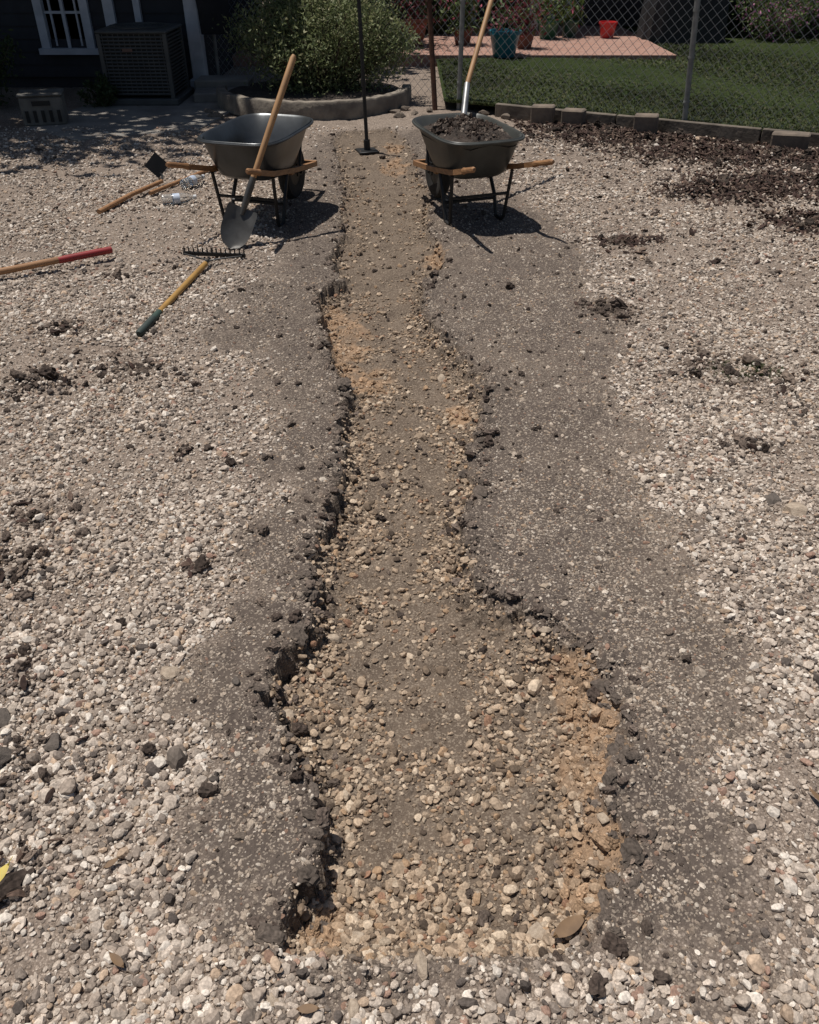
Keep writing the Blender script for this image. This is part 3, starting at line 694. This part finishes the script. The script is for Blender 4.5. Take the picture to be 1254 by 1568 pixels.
def siding(b,x0,x1,y,z0,z1):
    z=z0
    while z<z1:
        b.add([(x0,y-.018,z),(x1,y-.018,z),(x1,y-.003,z+.125),(x0,y-.003,z+.125),(x0,y,z),(x1,y,z)],[(0,1,2,3),(0,4,5,1)]);z+=.125
siding(b,-12,-4.05,10.5,.12,3.0);siding(b,-4.05,-3.55,10.5,.12,.40);siding(b,-3.55,-2.42,10.5,.12,3.0)
b.box((-7.2,10.62,1.5),(9.6,.2,3.0),0);b.box((-2.42,12.7,1.5),(.2,4.2,3.0),0)
b.build('walls',[dark],parent=he)
b=MB()
for x in(-4.05,-3.55): b.box((x,10.48,1.3),(.09,.09,1.9),0)
b.box((-3.8,10.47,.38),(.66,.12,.06),0);b.box((-3.8,10.48,2.28),(.62,.08,.1),0)
b.box((-3.8,10.495,1.3),(.035,.04,1.8),0)
for z in(.75,1.1,1.35,1.7,2.0): b.box((-3.8,10.50,z),(.46,.03,.025),0)
for x in(-3.66,-3.94): b.box((x,10.502,1.3),(.02,.026,1.8),0)
b.box((-3.28,10.46,1.5),(.11,.06,2.9),0);b.box((-2.97,10.46,1.5),(.07,.06,2.9),0)
b.box((-2.36,10.40,1.5),(.15,.15,3.0),0,None,.01);b.box((-2.36,10.40,.06),(.22,.22,.12),0,None,.01)
b.build('trim',[wht],parent=he)
b=MB();b.box((-3.8,10.53,1.3),(.5,.02,1.85),0);b.build('window_pane',[glass],parent=he)
b=MB();b.box((-7.2,12,3.1),(11,5.0,.15),0);b.build('roof',[roofm],parent=he)
acm=simple('ac_paint',(.07,.074,.07),(.05,.052,.05),5,.6)
ae=empty('air_conditioner_unit',(-2.78,9.75,.012));b=MB();b.box((0,0,.03),(.78,.78,.06),0,None,.01)
for sx in(-1,1):
    for sy in(-1,1): b.box((sx*.33,sy*.33,.36),(.04,.04,.60),0)
for k in range(17): 
    z=.10+.032*k
    for s_ in(-1,1):
        b.box((0,s_*.335,z),(.62,.012,.014),0,Euler((.5*s_,0,0)).to_matrix());b.box((s_*.335,0,z),(.012,.62,.014),0)
for k in range(12): 
    for s_ in(-1,1): b.box((-.29+.053*k,s_*.345,.37),(.006,.006,.56),0)
b.box((0,0,.36),(.60,.60,.56),1);b.box((0,0,.655),(.72,.72,.03),0,None,.012)
for k in range(9):
    r=.06+.03*k;b.tube([(r*math.cos(t*.2618),r*math.sin(t*.2618),.685) for t in range(25)],.003,4,0,False)
b.build('ac_body',[acm,blk],parent=ae)
b=MB();b.box((-.06,-.352,.5),(.10,.004,.03),0);b.build('badge',[simple('ac_badge',(.20,.12,.09),None)],parent=ae)
ce=MB();ce.box((0,0,.13),(.38,.28,.26),0,None,.02);ce.box((0,-.143,.2),(.16,.012,.04),1);ce.box((0,0,.267),(.40,.30,.022),0,None,.008)
for k in range(5): ce.box((-.14+.07*k,-.143,.09),(.03,.008,.1),1)
ce.build('storage_crate',[simple('crate_plastic',(.16,.15,.13),None,8,.6),blk],False,Matrix.Translation((-3.45,8.5,0))@Euler((0,0,.25)).to_matrix().to_4x4())
shl=leaf_mat('dark_leaf',(.03,.05,.018),(.06,.085,.03))
shrub('garden_shrub',(-4.5,9.3,0),.7,.6,.9,5000,.05,shl,stem,30)
shrub('garden_shrub',(-3.2,9.35,0),.22,.2,.3,1500,.04,shl,stem,14)
b=MB();P=[]
for i in range(10):
    t=i/9;w=.05+.13*min(1,t*2.2);row=[]
    for j in range(16):
        a=2*math.pi*j/16;k=1+.18*math.sin(3*a+2*t)+.1*math.sin(5*a);row.append((w*k*math.cos(a)*(1-.2*t*t),.07*k*math.sin(a)*min(1,t*2+.3),-.85*t))
    P.append(row)
b.grid(P,0,True);b.build('hanging_coat',[simple('black_cloth',(.012,.012,.014),None,8,.9)],True,Matrix.Translation((-2.12,10.25,1.42)))
# ------------------------------------------------------------------ unseen tree, added off frame to shade the upper left
te=empty('shade_tree');b=MB();b.tube([(-7.6,7.0,-.1),(-7.5,7.1,1.5),(-7.1,7.6,3.2),(-6.3,8.2,4.3)],[.33,.26,.2,.12],14);
for ex,ey,ez in((-4.2,8.8,5.0),(-5.2,11,5.2),(-8.5,9.5,5.4),(-3.9,10.6,4.9),(-9.5,6.5,4.8),(-6.5,6.2,5.3)):
    b.tube([(-7.1,7.6,3.2),((-7.1+ex)/2,(7.6+ey)/2,4.5),(ex,ey,ez)],[.13,.08,.03],8)
b.build('trunk',[stem],True,parent=te)
C=[]
for i in range(430):
    x=rng.uniform(-11,-3.2);y=rng.uniform(7.6,14)
    if x>-4.0-.0 and rng.random()<.35: continue
    if y<8.2 and rng.random()<.5: continue
    C.append(np.array([x,y,rng.uniform(4.2,5.8)])+rng.normal(size=(60,3))*[.36,.36,.22])
for i in range(80):  # second unseen canopy, added to shade the area behind the fence
    x=rng.uniform(-3.6,-1.6);y=rng.uniform(12.,15.5);C.append(np.array([x,y,rng.uniform(4.4,5.6)])+rng.normal(size=(55,3))*[.36,.36,.22])
o=leaves('shade_crown',np.concatenate(C),.20,leaf_mat('shade_tree_leaf',(.04,.07,.02),(.07,.10,.03),trans=0),1.6);o.parent=te
# ------------------------------------------------------------------ patio and far house
def brick_mat():
    m,nt,b=newmat('patio_brick');co=coords(nt);t=N(nt,'ShaderNodeTexBrick');nt.links.new(co,t.inputs[0]);t.inputs['Scale'].default_value=4.5
    t.inputs['Color1'].default_value=(.34,.17,.12,1);t.inputs['Color2'].default_value=(.26,.135,.10,1);t.inputs['Mortar'].default_value=(.25,.20,.165,1)
    nt.links.new(mixc(nt,mapr(nt,noise(nt,6,4,co),.4,.7,0,.5),t.outputs[0],(.37,.25,.20)),b.inputs['Base Color']);b.inputs['Roughness'].default_value=.9;return m
b=MB();b.box((.4,14.0,.02),(6.2,3.6,.22),0);b.build('brick_patio',[brick_mat()])
fe2=empty('far_house');b=MB();siding(b,-2.3,9.5,15.9,.12,3);b.box((3.6,16.1,1.5),(11.8,.3,3),0);b.build('walls',[simple('brown_siding',(.045,.035,.03),(.03,.024,.02),6,.8)],parent=fe2)
b=MB()
for x in(.1,1.05,2.35,2.62,4.4): b.box((x,15.82,1.45),(.10,.10,2.6),0)
b.box((.57,15.83,2.2),(1.1,.08,.1),0);b.box((3.5,15.83,.75),(1.7,.08,.07),0);b.box((3.5,15.83,1.4),(.05,.05,1.3),0)
b.box((1.9,14.6,1.4),(.13,.13,2.6),0)
b.build('trim',[wht],parent=fe2)
b=MB();b.box((.57,15.86,1.2),(.85,.03,2.0),0);b.box((3.5,15.86,1.4),(1.65,.03,1.3),0);b.build('windows',[glass],parent=fe2)
b=MB();b.box((3.4,15.75,2.85),(13,2.2,.14),0);b.build('roof',[roofm],parent=fe2)
def pot(name,x,y,z,r,hh,mat,lm=None,n=900,ph=.3):
    e=empty(name,(x,y,z));b=MB();b.lathe([(.001,0),(r*.68,0),(r*.72,.01),(r*.97,hh*.86),(r*1.07,hh*.86),(r*1.07,hh),(r*.95,hh),(r*.9,hh*.85),(.001,hh*.85)],n=28)
    b.build('vessel',[mat],True,parent=e)
    if lm:
        C=rng.normal(size=(n,3))*[r*.75,r*.75,ph*.45]+[0,0,hh+ph*.5];C[:,2]=np.maximum(C[:,2],hh*.85)
        o=leaves('plant',C,.07,lm,2.4,.6);o.parent=e
    return e
red_l=leaf_mat('red_leaf',(.12,.035,.045),(.22,.05,.06),(.10,.14,.05),.2,.4);gl=leaf_mat('pot_leaf',(.07,.11,.03),(.13,.17,.06),(.35,.07,.11),.25,.07)
pot('teal_flower_pot',1.24,12.25,.11,.20,.30,simple('teal_glaze',(.03,.20,.27),(.02,.14,.19),6,.3),red_l,350,.26)
pot('red_bucket',2.95,14.1,.13,.13,.21,simple('red_plastic',(.60,.035,.035),None,6,.4))
pot('terracotta_pot',-.02,13.2,.13,.28,.34,simple('terracotta',(.30,.11,.07),None,8,.8),red_l,1200,.5)
pot('green_flower_pot',2.05,14.0,.13,.16,.24,simple('green_glaze',(.02,.12,.06),None,6,.3),gl,500,.3)
pot('green_flower_pot',2.4,14.2,.13,.14,.22,simple('dark_green_glaze',(.02,.08,.055),None,6,.3),gl,400,.25)
pot('flower_pot',.75,13.3,.13,.14,.2,simple('clay',(.2,.085,.06),None,8,.8),gl,900,.6)
pot('flower_pot',1.58,12.9,.13,.13,.2,simple('clay2',(.2,.085,.06),None,8,.8),red_l,500,.4)
for x,y,r_,hz in((-1.6,12.6,.6,1.0),(-.7,13.0,.6,1.0),(.4,14.7,.5,.8),(1.5,15.0,.4,.7),(5.2,15.3,.9,.7)): shrub('garden_shrub',(x,y,.1),r_,.5,hz,3000,.06,shl,stem,24)
fl=leaf_mat('flower_leaf',(.08,.13,.04),(.15,.19,.07),(.50,.20,.36),.3,.18)
for x,y in((5.4,14.2),(6.0,14.6),(6.6,15.0),(7.4,14.8),(8.3,15.2)): shrub('flowering_shrub',(x,y,.1),.6,.5,.8,4000,.05,fl,stem,26)
b=MB();P=[]
for z,w,d in((.0,.62,.36),(.35,.60,.34),(.7,.56,.32),(.95,.5,.28),(1.08,.36,.16),(1.10,.02,.02)):
    row=[]
    for j in range(40):
        t=6.2832*j/40;c,s_=math.cos(t),math.sin(t);k=1+.035*math.sin(j*2.1)*(1-z*.7);row.append((w*k*abs(c)**.5*(1 if c>0 else -1),d*k*abs(s_)**.5*(1 if s_>0 else -1),z))
    P.append(row)
b.grid(P,0,True);b.build('dark_standin',[simple('standin_black',(.015,.015,.017),None,8,.7)],True,Matrix.Translation((4.05,14.1,.08)))  # grill-shaped stand-in, made up for an unidentified dark object
# ------------------------------------------------------------------ light, world, camera
sv=Vector((-.27,.12,1)).normalized()
l=bpy.data.lights.new('sun','SUN');l.energy=4.6;l.angle=math.radians(.5);l.color=(1,.955,.90);lo=bpy.data.objects.new('sun',l);SC.collection.objects.link(lo);lo.rotation_euler=sv.to_track_quat('Z','Y').to_euler();lo.location=(-2,3,10)
w=bpy.data.worlds.new('World');SC.world=w;w.use_nodes=True;nt=w.node_tree;bg=nt.nodes['Background'];sk=nt.nodes.new('ShaderNodeTexSky');sk.sky_type='NISHITA';sk.sun_disc=False;sk.sun_elevation=math.asin(sv.z);sk.sun_rotation=math.atan2(sv.x,sv.y)
nt.links.new(sk.outputs[0],bg.inputs[0]);bg.inputs[1].default_value=.05
cd=bpy.data.cameras.new('camera');co=bpy.data.objects.new('camera',cd);SC.collection.objects.link(co);co.location=(0,0,1.6);co.rotation_euler=(math.radians(90-36),0,0)
cd.sensor_fit='VERTICAL';cd.sensor_height=24;cd.lens=24*1255/1568;cd.clip_end=500;cd.clip_start=.05;SC.camera=co
SC.view_settings.view_transform='Standard';SC.view_settings.look='None';SC.view_settings.exposure=0
